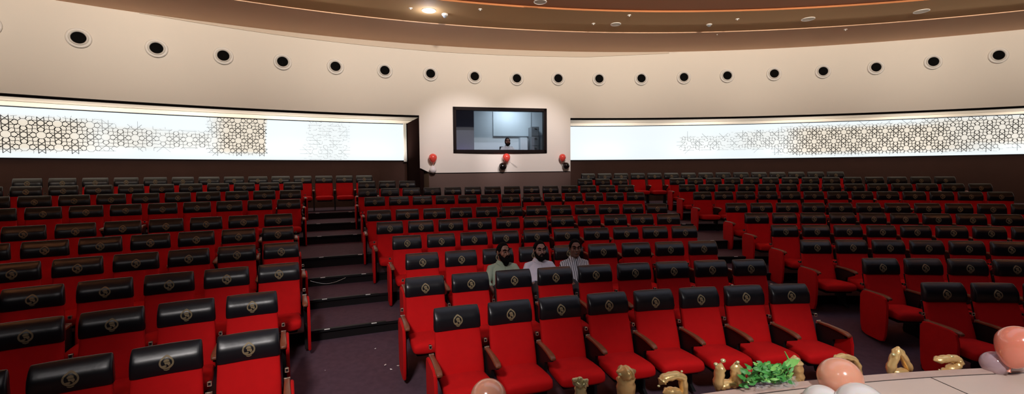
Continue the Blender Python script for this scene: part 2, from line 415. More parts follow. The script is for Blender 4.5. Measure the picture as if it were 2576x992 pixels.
for side, (a, b) in enumerate(((T0, TL1), (TB1, T1))):
    n = 260
    verts, faces, tint = [], [], []
    rows = 14
    for i in range(n + 1):
        t = a + (b - a) * i / n
        for j in range(rows + 1):
            z = ZP0 + (ZP1 - ZP0) * j / rows; verts.append(pol(RP, t, z)); tint.append(min(1, density(t, z, side)))
    for i in range(n):
        for j in range(rows):
            q = i * (rows + 1) + j; faces.append((q, q + 1, q + rows + 2, q + rows + 1))
    me = mesh_from('light_panel', verts, faces, PANEL, True)
    at = me.attributes.new('tint', 'FLOAT', 'POINT')
    for i, v in enumerate(tint): at.data[i].value = v
    P = empty('light_panel', pol(RP, (a + b) / 2 if side == 0 else .2, ZP0))
    inv = Matrix.Translation(-P.location)
    me.transform(inv); obj('panel_face', me, P)
    mb = MB()
    # phase so that an octagon sits where the photo has one
    t_ref, _ = on_cyl(104 if side == 0 else 2253, 340, RP)
    u0 = t_ref * RP
    ia, ib = int((a * RP - u0) / CELL) - 2, int((b * RP - u0) / CELL) + 2
    for i in range(ia, ib):
        for j in (-2, -1, 0, 1):
            for (p, q) in CL:
                P0 = (u0 + (i + p[0]) * CELL, ZM + (j + p[1]) * CELL); P1 = (u0 + (i + q[0]) * CELL, ZM + (j + q[1]) * CELL)
                m_ = ((P0[0] + P1[0]) / 2, (P0[1] + P1[1]) / 2)
                if not (ZP0 + .02 < min(P0[1], P1[1]) and max(P0[1], P1[1]) < ZP1 - .01): continue
                if not (a * RP < min(P0[0], P1[0]) and max(P0[0], P1[0]) < b * RP - .02): continue
                dn = density(m_[0] / RP, m_[1], side)
                if dn < .06: continue
                horizontal = abs(P0[1] - P1[1]) < .3 * abs(P0[0] - P1[0])
                if dn < .40 and not horizontal and random.random() > dn * 2.2: continue
                w = .0010 + .0046 * dn
                dx, dz = P1[0] - P0[0], P1[1] - P0[1]; l = hypot(dx, dz); nx, nz = -dz / l * w, dx / l * w; ex_, ez_ = dx / l * w * .6, dz / l * w * .6
                c4 = [(P0[0] + nx - ex_, P0[1] + nz - ez_), (P0[0] - nx - ex_, P0[1] - nz - ez_), (P1[0] - nx + ex_, P1[1] - nz + ez_), (P1[0] + nx + ex_, P1[1] + nz + ez_)]
                fr = [pol(RP - .022, u / RP, z) for u, z in c4]; bk = [pol(RP - .008, u / RP, z) for u, z in c4]
                mb.add(fr + bk, [(0, 1, 2, 3), (0, 4, 5, 1), (1, 5, 6, 2), (2, 6, 7, 3), (3, 7, 4, 0)])
    me = mb.mesh('star_lattice', [TRIMB]); me.transform(inv); obj('star_lattice', me, P)
    mb = MB()
    t2 = ths(90, a, b)
    for z in (ZP0, ZP1 - .012):
        mb.loft([[pol(RP - .03, t, z - .014), pol(RP - .03, t, z + .006), pol(RP + .02, t, z + .006), pol(RP + .02, t, z - .014)] for t in t2])
    me = mb.mesh('panel_frame', [TRIMB]); me.transform(inv); obj('panel_frame', me, P)
    mb = MB(); te = b if side == 0 else a; sg = -1 if side == 0 else 1
    mb.loft([[pol(RP - .12, te + sg * .0005, z), pol(RP - .12, te + sg * .004, z), pol(RP, te + sg * .004, z), pol(RP, te + sg * .0005, z)] for z in (ZP0 - .04, ZP1)])
    me = mb.mesh('end_strip', [WHITE]); me.transform(inv); obj('end_strip', me, P)
    tag(P, ['long curved backlit white wall panel whose star lattice ends before the projection booth', 'long curved backlit white wall panel blank beside the booth, star lattice far along'][side], 'light panel', 'backlit panels of the rear wall')
P = None

for a, b in ((T0 + .1, TL1), (TB1, T1 - .15)):
    n = 6
    for i in range(n):
        t = a + (b - a) * (i + .5) / n; p = pol(RP - .45, t, ZP0 + .02)
        l = area('soffit_fill', p, p + Vector((0, 0, 1)), 1, 1, 38, (1, .94, .84)); l.data.size = 1.7; l.data.size_y = .06; l.rotation_euler = (pi, 0, -t)  # added hidden strips facing up to brighten the soffit
# ------------------------------------------------------------------ air nozzles in the upper wall
nx_ = [198, 394, 562, 711, 844, 968, 1083, 1194, 1300, 1404, 1507, 1613, 1720, 1829, 1947, 2070, 2203, 2347, 2511]
ny_ = [96, 122, 141, 156, 168, 178, 186, 193, 198, 198, 199, 198, 195, 191, 186, 180, 170, 156, 140]
def lathe(prof, n=40, k=0, mb=None):
    mb = mb or MB()
    mb.loft([[Vector((r * cos(2 * pi * j / n), y, r * sin(2 * pi * j / n))) for j in range(n)] for r, y in prof], k, cap=False); return mb
nozzle = empty('air_nozzle', (0, 0, 0))
obj('flange', smooth_angle(lathe([(.222, 0.004), (.226, -.016), (.212, -.032), (.186, -.036), (.176, -.026), (.168, -.008)]).mesh('flange', [WHITE]), 60), nozzle)
obj('nozzle_ring', smooth_angle(lathe([(.168, -.006), (.166, -.045), (.154, -.056), (.142, -.050), (.133, -.03), (.131, .0)]).mesh('nozzle_ring', [WHITE]), 50), nozzle)
t_ = MB(); t_ = lathe([(.131, -.030), (.120, -.020), (.06, -.012), (.002, -.010)], mb=t_); obj('throat', smooth_angle(t_.mesh('throat', [THROAT]), 60), nozzle)
ORD = ['first', 'second', 'third', 'fourth', 'fifth', 'sixth', 'seventh', 'eighth', 'ninth', 'tenth', 'eleventh', 'twelfth', 'thirteenth', 'fourteenth', 'fifteenth', 'sixteenth', 'seventeenth', 'eighteenth', 'nineteenth', 'twentieth']
noz = [on_cyl(x, y, RW) for x, y in zip(nx_, ny_)]
noz = [(2 * noz[0][0] - noz[1][0], noz[0][1] + .04)] + noz
for i, (t, z) in enumerate(noz):
    o = nozzle if i == 0 else copy_tree(nozzle)
    o.location = pol(RW - .002, t, z); o.rotation_euler = (math.radians(-6), 0, -t)
    tag(o, 'round white air nozzle with black throat, %s of the row along the cream wall' % ORD[i], 'air nozzle', 'air nozzles in the upper wall')

# ------------------------------------------------------------------ ceiling fittings
def disc_light(px, py, r, lit, R_=None, label=''):
    p = on_z(px, py, ZC + .02)
    e = empty('ceiling_downlight', p)
    mb = MB()
    n = 32
    mb.loft([[Vector((q * cos(2 * pi * j / n), q * sin(2 * pi * j / n), z)) for j in range(n)] for q, z in ((r, 0), (r * 1.02, -.01), (r * .93, -.016), (r * .85, -.006))], cap=False)
    obj('rim', smooth_angle(mb.mesh('rim', [WHITE])), e)
    m = LAMP_ON if lit else LAMP_OFF
    mb = MB(); mb.loft([[Vector((q * cos(2 * pi * j / n), q * sin(2 * pi * j / n), z)) for j in range(n)] for q, z in ((.002, -.012), (r * .5, -.011), (r * .87, -.006))], cap=False)
    obj('diffuser', mb.mesh('diffuser', [m]), e)
    if lit:
        d = bpy.data.lights.new('downlight_lamp', 'POINT'); d.energy = 14; d.color = (.72, .80, 1); d.shadow_soft_size = .1
        l = bpy.data.objects.new('downlight_lamp', d); COL.objects.link(l); l.location = p + Vector((0, 0, -.18))
    tag(e, label, 'downlight', 'round downlights in the ceiling'); return e
LAMP_ON = mat('lit_diffuser', (1, 1, 1), .5, emit=(1, 1, 1), es=9)
LAMP_OFF = mat('unlit_diffuser', (.55, .45, .33), .45)
disc_light(1079, 26, .165, True, label='lit round white ceiling downlight beside the small dome camera')
disc_light(1359, 4, .15, False, label='unlit round downlight in the innermost dark ceiling band')
disc_light(1549, 60.5, .135, False, label='unlit round downlight in the ceiling between the lit lamp and the smoke detector')
disc_light(2033, 47.5, .155, False, label='unlit round downlight in the ceiling, next one past the smoke detector')
disc_light(2318, 28, .16, False, label='unlit round downlight in the ceiling nearest the slotted air grille')
p = on_z(1119, 35, ZC + .02); e = empty('dome_camera', p)
mb = MB(); mb.loft([[Vector((q * cos(2 * pi * j / 20), q * sin(2 * pi * j / 20), z)) for j in range(20)] for q, z in ((.075, 0), (.08, -.02), (.065, -.045), (.05, -.05))]); obj('camera_base', mb.mesh('camera_base', [WHITE]), e)
obj('camera_dome', smooth_angle(MB().sphere((0, 0, -.05), .05).mesh('camera_dome', [GREY])), e)
tag(e, 'small white dome security camera on the ceiling beside the lit downlight', 'security camera')
p = on_z(1784, 61, ZC + .02); e = empty('smoke_detector', p)
mb = MB(); mb.loft([[Vector((q * cos(2 * pi * j / 20), q * sin(2 * pi * j / 20), z)) for j in range(20)] for q, z in ((.07, 0), (.075, -.015), (.055, -.03))]); obj('detector_base', mb.mesh('detector_base', [WHITE]), e)
mb = MB(); mb.loft([[Vector((q * cos(2 * pi * j / 20), q * sin(2 * pi * j / 20), z)) for j in range(20)] for q, z in ((.04, -.028), (.045, -.045), (.03, -.06))]); obj('sensor_head', mb.mesh('sensor_head', [GREY]), e)
tag(e, 'white smoke detector with grey head on the olive brown ceiling band', 'smoke detector')
sp_mesh = MB().tube([(0, 0, 0), (0, 0, -.012)], .045, 14).tube([(0, 0, -.012), (0, 0, -.035)], .014, 10).mesh('ceiling_sprinkler', [WHITE])
for i, (x, y, z, lb) in enumerate([(1033, 20, ZC + .02, 'just before the lit downlight'), (1208, 23, ZC + .02, 'just past the dome camera'), (1583, 38, ZC + .02, 'at the edge of the darkest band'), (1493, 59, ZC + .02, 'just before the unlit downlight at mid ceiling'), (1855, 47.5, ZC + .02, 'just past the smoke detector'), (1804, 85, ZC + .02, 'under the smoke detector at the band edge'), (2127, 74, ZC, 'nearest the far end of the olive band')]):
    o = obj('ceiling_sprinkler', sp_mesh, loc=on_z(x, y, z)); tag(o, 'tiny white round ceiling sprinkler ' + lb, 'sprinkler', 'sprinklers in the ceiling')
a, b = on_z(2385, 1, ZC + .06), on_z(2460, -1, ZC + .06); dirv = (b - a).normalized(); ang = atan2(dirv.y, dirv.x)
e = empty('ceiling_air_grille', a, ang); L_ = (b - a).length
obj('grille_frame', MB().box(0, L_, -.12, .10, -.012, 0).mesh('grille_frame', [CEIL2]), e)
mb = MB()
for i in range(16): mb.box(.03 + i * (L_ - .06) / 16, .03 + (i + .55) * (L_ - .06) / 16, -.09, .08, -.018, -.010)
obj('grille_slots', mb.mesh('grille_slots', [THROAT]), e); tag(e, 'slotted ceiling air grille at the upper edge of the view', 'air grille')

# ------------------------------------------------------------------ booth window and the small room behind it
wl, wr = pol(RW, WX0), pol(RW, WX1); wdir = (wr - wl); wlen = wdir.length; wdir.normalize(); wang = atan2(wdir.y, wdir.x)
BW = empty('window_1', Vector((wl.x, wl.y, WZ0)), wang); struct(BW)
wh = WZ1 - WZ0
fw = .075
SAG = .16
obj('window_frame', MB().box(-fw, wlen + fw, -.05, SAG, -fw, .02).box(-fw, wlen + fw, -.05, SAG, wh - .02, wh + fw).box(-fw, .02, -.05, SAG, -fw, wh + fw).box(wlen - .02, wlen + fw, -.05, SAG, -fw, wh + fw).mesh('window_frame', [FRAME]), BW)
GLASS = bpy.data.materials.new('window_glass'); GLASS.use_nodes = True
nt = GLASS.node_tree; nt.nodes.clear(); o_ = nt.nodes.new('ShaderNodeOutputMaterial'); mx = nt.nodes.new('ShaderNodeMixShader'); tr = nt.nodes.new('ShaderNodeBsdfTransparent'); gl = nt.nodes.new('ShaderNodeBsdfGlossy')
gl.inputs['Roughness'].default_value = .02; fr = nt.nodes.new('ShaderNodeFresnel'); fr.inputs[0].default_value = 1.5
nt.links.new(fr.outputs[0], mx.inputs[0]); nt.links.new(tr.outputs[0], mx.inputs[1]); nt.links.new(gl.outputs[0], mx.inputs[2]); nt.links.new(mx.outputs[0], o_.inputs[0])
tr.inputs[0].default_value = (.88, .9, .93, 1)
obj('window_pane', MB().box(0, wlen, .06, .066, .0, wh).mesh('window_pane', [GLASS]), BW)
# room (local frame: x along the window, y away from the hall)
bz = -.78
def bpt(x, y, z):
    return BW.location + Vector((x * cos(wang) - y * sin(wang), x * sin(wang) + y * cos(wang), z))
def px_local(px, py, depth):
    """point on the plane y=depth of the booth frame"""
    n = Vector((-sin(wang), cos(wang), 0)); d = ray(px, py); o0 = Vector((0, 0, EYE)); w = BW.location + n * depth
    t = (w - o0).dot(n) / d.dot(n); p = o0 + d * t - BW.location
    return (p.x * cos(wang) + p.y * sin(wang), p.z)
rw = empty('booth_room', BW.location.copy(), wang); struct(rw)
D2 = 2.6
xa = px_local(1192, 300, D2)[0]
xb = px_local(1365, 300, D2)[0]
ztop = px_local(1300, 284, D2)[1] 
XR = wlen + .75
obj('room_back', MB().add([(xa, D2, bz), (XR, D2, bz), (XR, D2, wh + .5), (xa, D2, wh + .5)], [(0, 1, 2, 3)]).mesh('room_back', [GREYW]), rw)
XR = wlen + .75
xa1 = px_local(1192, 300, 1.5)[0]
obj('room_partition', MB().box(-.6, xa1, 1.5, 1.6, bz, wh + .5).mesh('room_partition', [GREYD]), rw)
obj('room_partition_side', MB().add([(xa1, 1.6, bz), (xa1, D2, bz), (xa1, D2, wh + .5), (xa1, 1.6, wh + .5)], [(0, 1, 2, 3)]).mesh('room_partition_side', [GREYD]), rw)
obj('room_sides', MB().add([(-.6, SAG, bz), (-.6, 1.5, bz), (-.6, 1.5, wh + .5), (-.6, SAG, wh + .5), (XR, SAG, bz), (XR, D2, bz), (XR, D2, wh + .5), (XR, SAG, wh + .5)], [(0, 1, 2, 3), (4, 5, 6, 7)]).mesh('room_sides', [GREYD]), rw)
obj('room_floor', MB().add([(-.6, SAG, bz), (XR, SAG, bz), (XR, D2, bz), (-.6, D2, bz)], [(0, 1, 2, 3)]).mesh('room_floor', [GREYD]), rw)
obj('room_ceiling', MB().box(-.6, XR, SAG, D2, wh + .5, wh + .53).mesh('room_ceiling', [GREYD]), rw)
area('booth_ceiling_lamp', bpt(2.15, 1.7, wh + .42), bpt(2.2, 2.6, .3), .9, .5, 26, (.82, .93, 1.0))
d_ = bpy.data.lights.new('purple_reflection_fill', 'POINT'); d_.energy = 2.2; d_.color = (.45, .25, 1); d_.shadow_soft_size = .15  # added purple light standing in for a stage screen's reflection in the glass
l_ = bpy.data.objects.new('purple_reflection_fill', d_); COL.objects.link(l_); l_.location = bpt(.35, 1.2, -.12)
z1_ = px_local(1300, 343.5, D2 - .04)[1]; x1_ = px_local(1241, 344, D2 - .04)[0]; x2_ = px_local(1336, 344, D2 - .04)[0]
e = empty('wall_board', bpt(x1_, D2 - .03, z1_), wang)
obj('board_rail', MB().box(0, x2_ - x1_, -.03, .0, -.012, .014).mesh('board_rail', [GREY]), e)
obj('board_surface', MB().box(0, x2_ - x1_, -.010, .02, .014, wh - z1_ + .3).mesh('board_surface', [mat('white_board', (.72, .8, .84), .4)]), e)
tag(e, 'pale whiteboard on the back wall of the projection booth', 'whiteboard')
D3 = 2.0
xc0, zc1 = px_local(1337, 319, D3); xc1, _ = px_local(1356, 319, D3)
e = empty('filing_cabinet', bpt(xc0, D3, bz), wang); w_ = xc1 - xc0; h_ = zc1 - bz
obj('cabinet_body', MB().box(0, w_, .012, .5, 0, h_).mesh('cabinet_body', [GREY]), e)
nd = 5
for i in range(nd):
    za, zb = h_ * i / nd + .015, h_ * (i + 1) / nd - .012
    dr = obj('drawer', MB().box(.02, w_ - .02, 0, .014, za, zb).mesh('drawer', [GREY]), e)
    obj('drawer_handle', MB().box(w_ * .35, w_ * .65, -.02, 0, zb - .06, zb - .045).mesh('drawer_handle', [METAL]), dr)
tag(e, 'tall grey filing cabinet with drawers behind the booth window', 'cabinet')
xd0, zd = px_local(1309, 346, 2.3)[0], px_local(1309, 346, 2.3)[1]; xd1 = px_local(1327, 346, 2.3)[0]
e = empty('wall_cabinet', bpt(xd0, 2.3, bz), wang)
obj('cabinet_body', MB().box(0, xd1 - xd0, .012, .28, 0, zd - bz).mesh('cabinet_body2', [GREYW]), e)
obj('cabinet_door', MB().box(.01, xd1 - xd0 - .01, 0, .012, .02, zd - bz - .02).mesh('cabinet_door', [GREYW]), e)
tag(e, 'pale low cabinet between the filing cabinet and the man in the booth', 'cabinet')

# ------------------------------------------------------------------ chairs
def superring(w, d, yc, z, n=28, e=4.5, yoff=0., bow=0.):
    r = []
    for j in range(n):
        a = 2 * pi * j / n; ca, sa = cos(a), sin(a)
        x = w * math.copysign(abs(ca) ** (2 / e), ca); y = d * math.copysign(abs(sa) ** (2 / e), sa)
        r.append(Vector((x, yc + y + bow * (x / w) ** 2, z)))
    return r
def back_y(z):                                   # centre line of the leaning backrest
    if z < .80: u = (z - .34) / .46; return -.235 + .185 * u - .02 * u * u
    return -.070 + (.10 * (z - .80)) + max(0, z - .93) * .32
def cover_d(z):                                  # half depth of the headrest cover
    K = ((.812, .050), (.84, .058), (.88, .062), (.93, .060), (.965, .052), (.99, .042), (1.01, .030), (1.024, .016), (1.03, .006))
    if z <= K[0][0]: return K[0][1]
    for (a, p), (b, q) in zip(K[:-1], K[1:]):
        if z <= b: return p + (q - p) * (z - a) / (b - a)
    return K[-1][1]
def chair_parts():
    P = {}
    mb = MB(); rings = []
    for z, w, d in ((.335, .19, .02), (.345, .225, .04), (.38, .243, .052), (.50, .246, .056), (.65, .243, .052), (.80, .238, .046), (.92, .232, .040), (.97, .226, .030), (.985, .215, .018)):
        rings.append(superring(w, d, back_y(z), z, e=4.0, bow=-.018))
    P['backrest'] = (smooth_angle(mb.loft(rings).mesh('backrest', [RED]), 60), None)
    mb = MB(); rings = []
    for z, w in ((.812, .238), (.816, .243), (.84, .244), (.88, .243), (.91, .242), (.935, .241), (.955, .240), (.975, .239), (.99, .238), (1.005, .236), (1.018, .234), (1.026, .231), (1.03, .226)):
        rings.append(superring(w, cover_d(z), back_y(z), z, e=5.0, bow=-.018))
    P['headrest_cover'] = (smooth_angle(mb.loft(rings).mesh('headrest_cover', [COVER]), 60), None)
    # crest print on the cover: pointed ring with a figure, a book-like block and a ribbon
    mb = MB()
    def outl(s, n=28):
        o = []
        for j in range(n):
            a = 2 * pi * j / n + pi / 2
            r = .047 * s * (1 + .17 * max(0, cos(a - pi / 2)) ** 18)
            o.append((r * cos(a), r * sin(a)))
        return o
    def flat(poly, k=0, lift=.0):
        yb = lambda z: back_y(z) - (.056 if z < .9 else .056 - (z - .9) * .09) - .0195 * 0
        zc = .905
        v = []
        for l in (.0055 + lift, -.004):
            v += [Vector((x, back_y(zc + z) - cover_d(zc + z) - .018 * (x / .24) ** 2 + .002 - l, zc + z)) for x, z in poly]
        n = len(poly); mb.add(v, [tuple(range(n - 1, -1, -1))] + [(j, (j + 1) % n, n + (j + 1) % n, n + j) for j in range(n)])
    o1, o2 = outl(1.06), outl(.80)
    for j in range(28):
        j2 = (j + 1) % 28; flat([o1[j], o1[j2], o2[j2], o2[j]])
    flat([(-.020, .016), (-.012, .026), (.004, .030), (.018, .022), (.020, .008), (-.018, .006)])
    flat([(-.014, .004), (.022, .004), (.026, -.012), (.016, -.026), (.004, -.012), (-.006, -.014), (-.012, -.008)])
    flat([(-.034, -.022), (-.006, -.018), (.002, -.026), (-.008, -.034), (-.028, -.030)])
    flat([(.012, -.030), (.024, -.024), (.030, -.014), (.034, -.020), (.026, -.034), (.014, -.038)])
    flat([(-.022, -.050), (.0, -.056), (.022, -.050), (.016, -.0585), (0, -.063), (-.016, -.0585)])
    P['crest'] = (mb.mesh('crest', [GOLD_PRINT]), 'headrest_cover')
    # seat cushion, lofted from front to back
    mb = MB(); rings = []
    n = 28
    for y, w, h, zc in ((-.745, .20, .028, .375), (-.735, .228, .052, .378), (-.70, .240, .066, .384), (-.62, .243, .070, .386), (-.45, .240, .066, .378), (-.27, .232, .055, .372), (-.235, .22, .04, .37)):
        r = []
        for j in range(n):
            a = 2 * pi * j / n; ca, sa = cos(a), sin(a)
            r.append(Vector((w * math.copysign(abs(ca) ** .5, ca), y, zc + h * math.copysign(abs(sa) ** .5, sa) - .006 * (1 - (ca) ** 2) * (sa > 0))))
        rings.append(r)
    P['seat'] = (smooth_angle(mb.loft(rings).mesh('seat', [RED]), 60), None)
    P['seat_shell'] = (MB().rbox(-.20, .20, -.68, -.22, .285, .325, .015).mesh('seat_shell', [BLACK]), None)
    P['back_shell'] = (MB().add(*(lambda rs: (lambda m: (m.v, m.f))(MB().loft(rs)))([superring(.215, .012, back_y(z) + .058, z, e=6) for z in (.36, .5, .65, .8)])).mesh('back_shell', [BLACK]), None)
    return P
def arm_mesh():
    mb = MB(); rings = []
    for y, w, z, h in ((-.665, .014, .592, .008), (-.66, .026, .594, .014), (-.62, .032, .604, .018), (-.52, .030, .613, .018), (-.38, .026, .613, .016), (-.22, .024, .606, .015), (-.20, .022, .605, .013)):
        r = []
        for j in range(16):
            a = 2 * pi * j / 16; ca, sa = cos(a), sin(a)
            r.append(Vector((w * math.copysign(abs(ca) ** .6, ca), y, z + h * math.copysign(abs(sa) ** .6, sa))))
        rings.append(r)
    return smooth_angle(mb.loft(rings).mesh('armrest', [WOOD]), 60)
ARM = arm_mesh()
ARMCAP = MB().box(-.025, .025, -.205, -.192, .592, .624).mesh('arm_cap', [METAL])
stand_poly = [(-.50, 0.0), (-.18, 0.0), (-.16, .04), (-.20, .30), (-.17, .58), (-.22, .592), (-.60, .592), (-.61, .55), (-.44, .48), (-.40, .30), (-.42, .05)]
STAND = MB().prism(stand_poly, -.017, .017, 'x').mesh('arm_stand', [BLACK])
BRACK = MB().box(-.016, .016, -.155, -.140, .655, .661).box(-.016, .016, -.155, -.140, .685, .691).box(-.016, -.010, -.155, -.140, .655, .691).box(.010, .016, -.155, -.140, .655, .691).box(-.010, .010, -.148, -.10, .661, .685, 1).mesh('side_bracket', [METAL, BLACK])
ep = [(-.655, .10), (-.625, .02), (-.56, .0), (-.30, .0), (-.22, .03), (-.19, .12), (-.17, .35), (-.165, .54), (-.20, .600), (-.28, .615), (-.58, .615), (-.64, .59), (-.668, .50), (-.672, .30)]
EPAN = MB().prism(ep, -.016, .016, 'x')
EPAN = (lambda m: smooth_angle(m, 50))(EPAN.mesh('end_panel', [RED]))
bm = bmesh.new(); bm.from_mesh(EPAN)
bmesh.ops.bevel(bm, geom=[e_ for e_ in bm.edges if abs(e_.verts[0].co.x - e_.verts[1].co.x) < 1e-5], offset=.007, segments=2, affect='EDGES'); bm.to_mesh(EPAN); bm.free(); smooth_angle(EPAN, 50)
CP = chair_parts()
def build_chair():
    root = empty('auditorium_chair', (0, 0, 0)); made = {}
    for nme, (me, par) in CP.items():
        made[nme] = obj(nme, me, made[par] if par else root)
    add_arm(root, -1)
    return root
def add_arm(root, sgn):
    x = sgn * PITCH / 2
    a = obj('armrest', ARM, root, (x, 0, 0)); obj('arm_cap', ARMCAP, a)
    s = obj('arm_stand', STAND, root, (x, 0, 0)); obj('side_bracket', BRACK, s)
def add_end(root, sgn):
    obj('end_panel', EPAN, root, (sgn * (PITCH / 2 + .036), 0, 0))
proto = build_chair(); first = True
CHAIRS = {}
NAMEB = {'L': 'left block', 'M': 'middle block', 'N': 'short row beside the booth', 'R': 'right block'}
ROWN = ['front', 'second', 'third', 'fourth', 'fifth', 'sixth', 'seventh', 'eighth', 'ninth', 'last']
for b, i, a0, n in BLK:
    R = RR[i - 1]; exL = EXTRA_L.get(i, 0) if b == 'L' else 0; exR = EXTRA_R.get(i, 0) if b == 'R' else 0
    for k in range(-exL, n + exR):
        t = a0 + k * PITCH / R
        o = proto if first else copy_tree(proto_keep)
        if first:
            proto_keep = copy_tree(proto); first = False
        o.location = pol(R, t, ZF[i - 1]); o.rotation_euler = (0, 0, -t)
        CHAIRS[b, i, k] = o
        if k == n + exR - 1:
            add_arm(o, 1)
            if not (b == 'R'): add_end(o, 1)
        if k == -exL and b != 'L': add_end(o, -1)
        if b == 'L': lab = 'red auditorium chair, %s row, left block, %s seat counted from the stepped aisle' % (ROWN[i - 1], ORD[n - 1 - k])
        elif b == 'M': lab = 'red auditorium chair, %s row, middle block, %s seat from the stepped aisle' % (ROWN[i - 1], ORD[k])
        elif b == 'N': lab = 'red auditorium chair, ninth row, %s of three seats past the booth corner' % ORD[k]
        else: lab = 'red auditorium chair, %s row, right block, %s seat counted from the middle' % (ROWN[i - 1], ORD[k + exL])
        tag(o, lab, 'chair', 'red auditorium chairs')
def kill(o):
    for c in list(o.children): kill(c)
    bpy.data.objects.remove(o)
kill(proto_keep)

# ------------------------------------------------------------------ aisle details
def aisle_strip(side, k):
    """dark nosing with metal clips on one aisle step"""
    R = NOSE[k]; z = ZF[k + 3]
    if side == 0: ta, tb = -.4270, -.3725
    else:
        row = k + 4; M_ = [q for q in BLK if q[0] == 'M' and q[1] == row]; R_ = [q for q in BLK if q[0] == 'R' and q[1] == row]
        if not M_ or not R_: return
        M_, R_ = M_[0], R_[0]; ta = M_[2] + (M_[3] - .25) * PITCH / RR[row - 1]; tb = R_[2] - .75 * PITCH / RR[row - 1]
    e = empty('step_nosing', pol(R, (ta + tb) / 2, z)); inv = Matrix.Translation(-e.location)
    mb = MB(); mb.loft([[pol(R - .03, t, z - .03), pol(R - .03, t, z + .004), pol(R + .025, t, z + .004), pol(R + .025, t, z - .03)] for t in ths(10, ta, tb)])
    m = mb.mesh('nosing_strip', [BLACK]); m.transform(inv); obj('nosing_strip', m, e)
    for tc in (ta + .0095, tb - .0095):
        mb = MB(); mb.loft([[pol(R - .033, t, z - .003), pol(R - .033, t, z + .007), pol(R - .020, t, z + .007), pol(R - .020, t, z - .003)] for t in ths(3, tc - .0020, tc + .0020)])
        m = mb.mesh('metal_clip', [PAPER]); m.transform(inv); obj('metal_clip', m, e)
    tag(e, 'black step edge strip with pale clips, %s step of the %s aisle' % (ORD[k], ['wide stepped', 'far narrow'][side]), 'step edge', 'step edges in the aisles')
for k in range(7): aisle_strip(0, k)
for k in range(6): aisle_strip(1, k)
pts = []
zt = ZF[5]
for i in range(13):
    u = i / 12; q = on_z(784 + 62 * u, 657 + 8 * sin(pi * min(1, u * 1.0)) , ZF[4] + .02); pts.append(Vector((q.x, q.y, q.z)))
pts = [pol(NOSE[2] - .035, -.428 + .030 * i / 12, ZF[5] - .035 - .075 * sin(pi * i / 12)) for i in range(13)]
o = obj('cable', MB().tube(pts, .0035, 6).mesh('cable', [METAL])); tag(o, 'thin pale cable sagging across a riser of the stepped aisle', 'cable')
for i, (x, y, s) in enumerate([(944, 878, .012), (969, 919, .02), (984, 930, .022), (1001, 921, .018), (818, 933, .010)]):
    q = on_z(x, y, .08); R = hypot(q.x - CX, q.y - CY); q = on_z(x, y, ramp_z(R) + .002)
    m = MB().add([(-s, -s * .4, .001), (s * .6, -s * .5, .002), (s, s * .4, .006), (-s * .3, s * .6, .001), (0, 0, .008)], [(0, 1, 4), (1, 2, 4), (2, 3, 4), (3, 0, 4), (3, 2, 1, 0)]).mesh('paper_scrap', [PAPER])
    o = obj('paper_scrap', m, loc=q, rotz=i * 1.1); tag(o, 'tiny white paper scrap on the aisle carpet, %s' % ['lone one in the middle', 'curled piece by the second row end panel', 'flat piece just past the curled one', 'piece under the second row armrest', 'lone one near the left block'][i], 'litter', 'scraps on the aisle carpet')

# ------------------------------------------------------------------ stage edge
ZS = EYE - 1.5
mb = MB(); tt = ths(90, -.75, .35)
mb.loft([[pol(12.9, t, ZS), pol(7.6, t, ZS)] for t in tt], 0, cap=False, closed=False)
struct(obj('floor_stage', mb.mesh('floor_stage', [STAGE])))
mb = MB()
mb.loft([[pol(12.90, t, ZS + .001), pol(12.905, t, ZS + .014), pol(12.97, t, ZS + .014), pol(12.985, t, ZS), pol(12.985, t, ZS - .06), pol(12.95, t, ZS - .06), pol(12.95, t, ramp_z(12.9) - .02), pol(12.9, t, ramp_z(12.9) - .02)] for t in tt])
struct(obj('trim_stage_edge', mb.mesh('trim_stage_edge', [STAGE_EDGE])))
mb = MB()
a, b = on_z(2348, 953, ZS + .002), on_z(2440, 994, ZS + .002); b = a + (b - a) * 3; a = pol(12.9, atan2(a.x - CX, a.y - CY), ZS + .002)
n_ = (b - a).normalized().cross(Vector((0, 0, 1))) * .004
mb.add([a + n_, a - n_, b - n_, b + n_], [(0, 1, 2, 3)])
mb.loft([[pol(12.894, t, ZS + .0015), pol(12.901, t, ZS + .003)] for t in tt], 0, cap=False, closed=False)
struct(obj('trim_floor_seam', mb.mesh('trim_floor_seam', [SEAM])))

# ------------------------------------------------------------------ balloons
def balloon(name, px, py, Y, r, mt, tail=(0, 0, -1), label='', group='balloons', stretch=1.18, p=None):
    p = p or at_y(px, py, Y)
    e = empty(name, p); t = Vector(tail).normalized()
    q = Vector((0, 0, -1)).rotation_difference(t).to_matrix().to_4x4()
    prof = []
    n = 22
    for i in range(n + 1):
        a = pi * i / n; z = -cos(a)                      # -1 bottom (tail) .. 1 top
        rad = sin(a)
        if z < 0: zz = z * stretch * 1.12; rad = rad * (1 - .22 * (-z) ** 1.5)
        else: zz = z
        prof.append((max(rad, .03 if z < 0 else .001) * r, zz * r))
    mb = MB(); mb.loft([[Vector((R_ * cos(2 * pi * j / 32), R_ * sin(2 * pi * j / 32), z)) for j in range(32)] for R_, z in prof]).xf(q)
    obj('balloon_body', smooth_angle(mb.mesh('balloon_body', [mt]), 70), e)
    zb = -r * stretch * 1.12
    mb = MB(); mb.tube([(0, 0, zb + .004), (0, 0, zb - .012 - .03 * r)], [r * .05, r * .04], 10); mb.tube([(0, 0, zb - .010 - .03 * r), (0, 0, zb - .02 - .09 * r)], [r * .045, r * .10], 10); mb.xf(q)
    obj('balloon_neck', smooth_angle(mb.mesh('balloon_neck', [mt])), e)
    return tag(e, label, 'balloon', group)
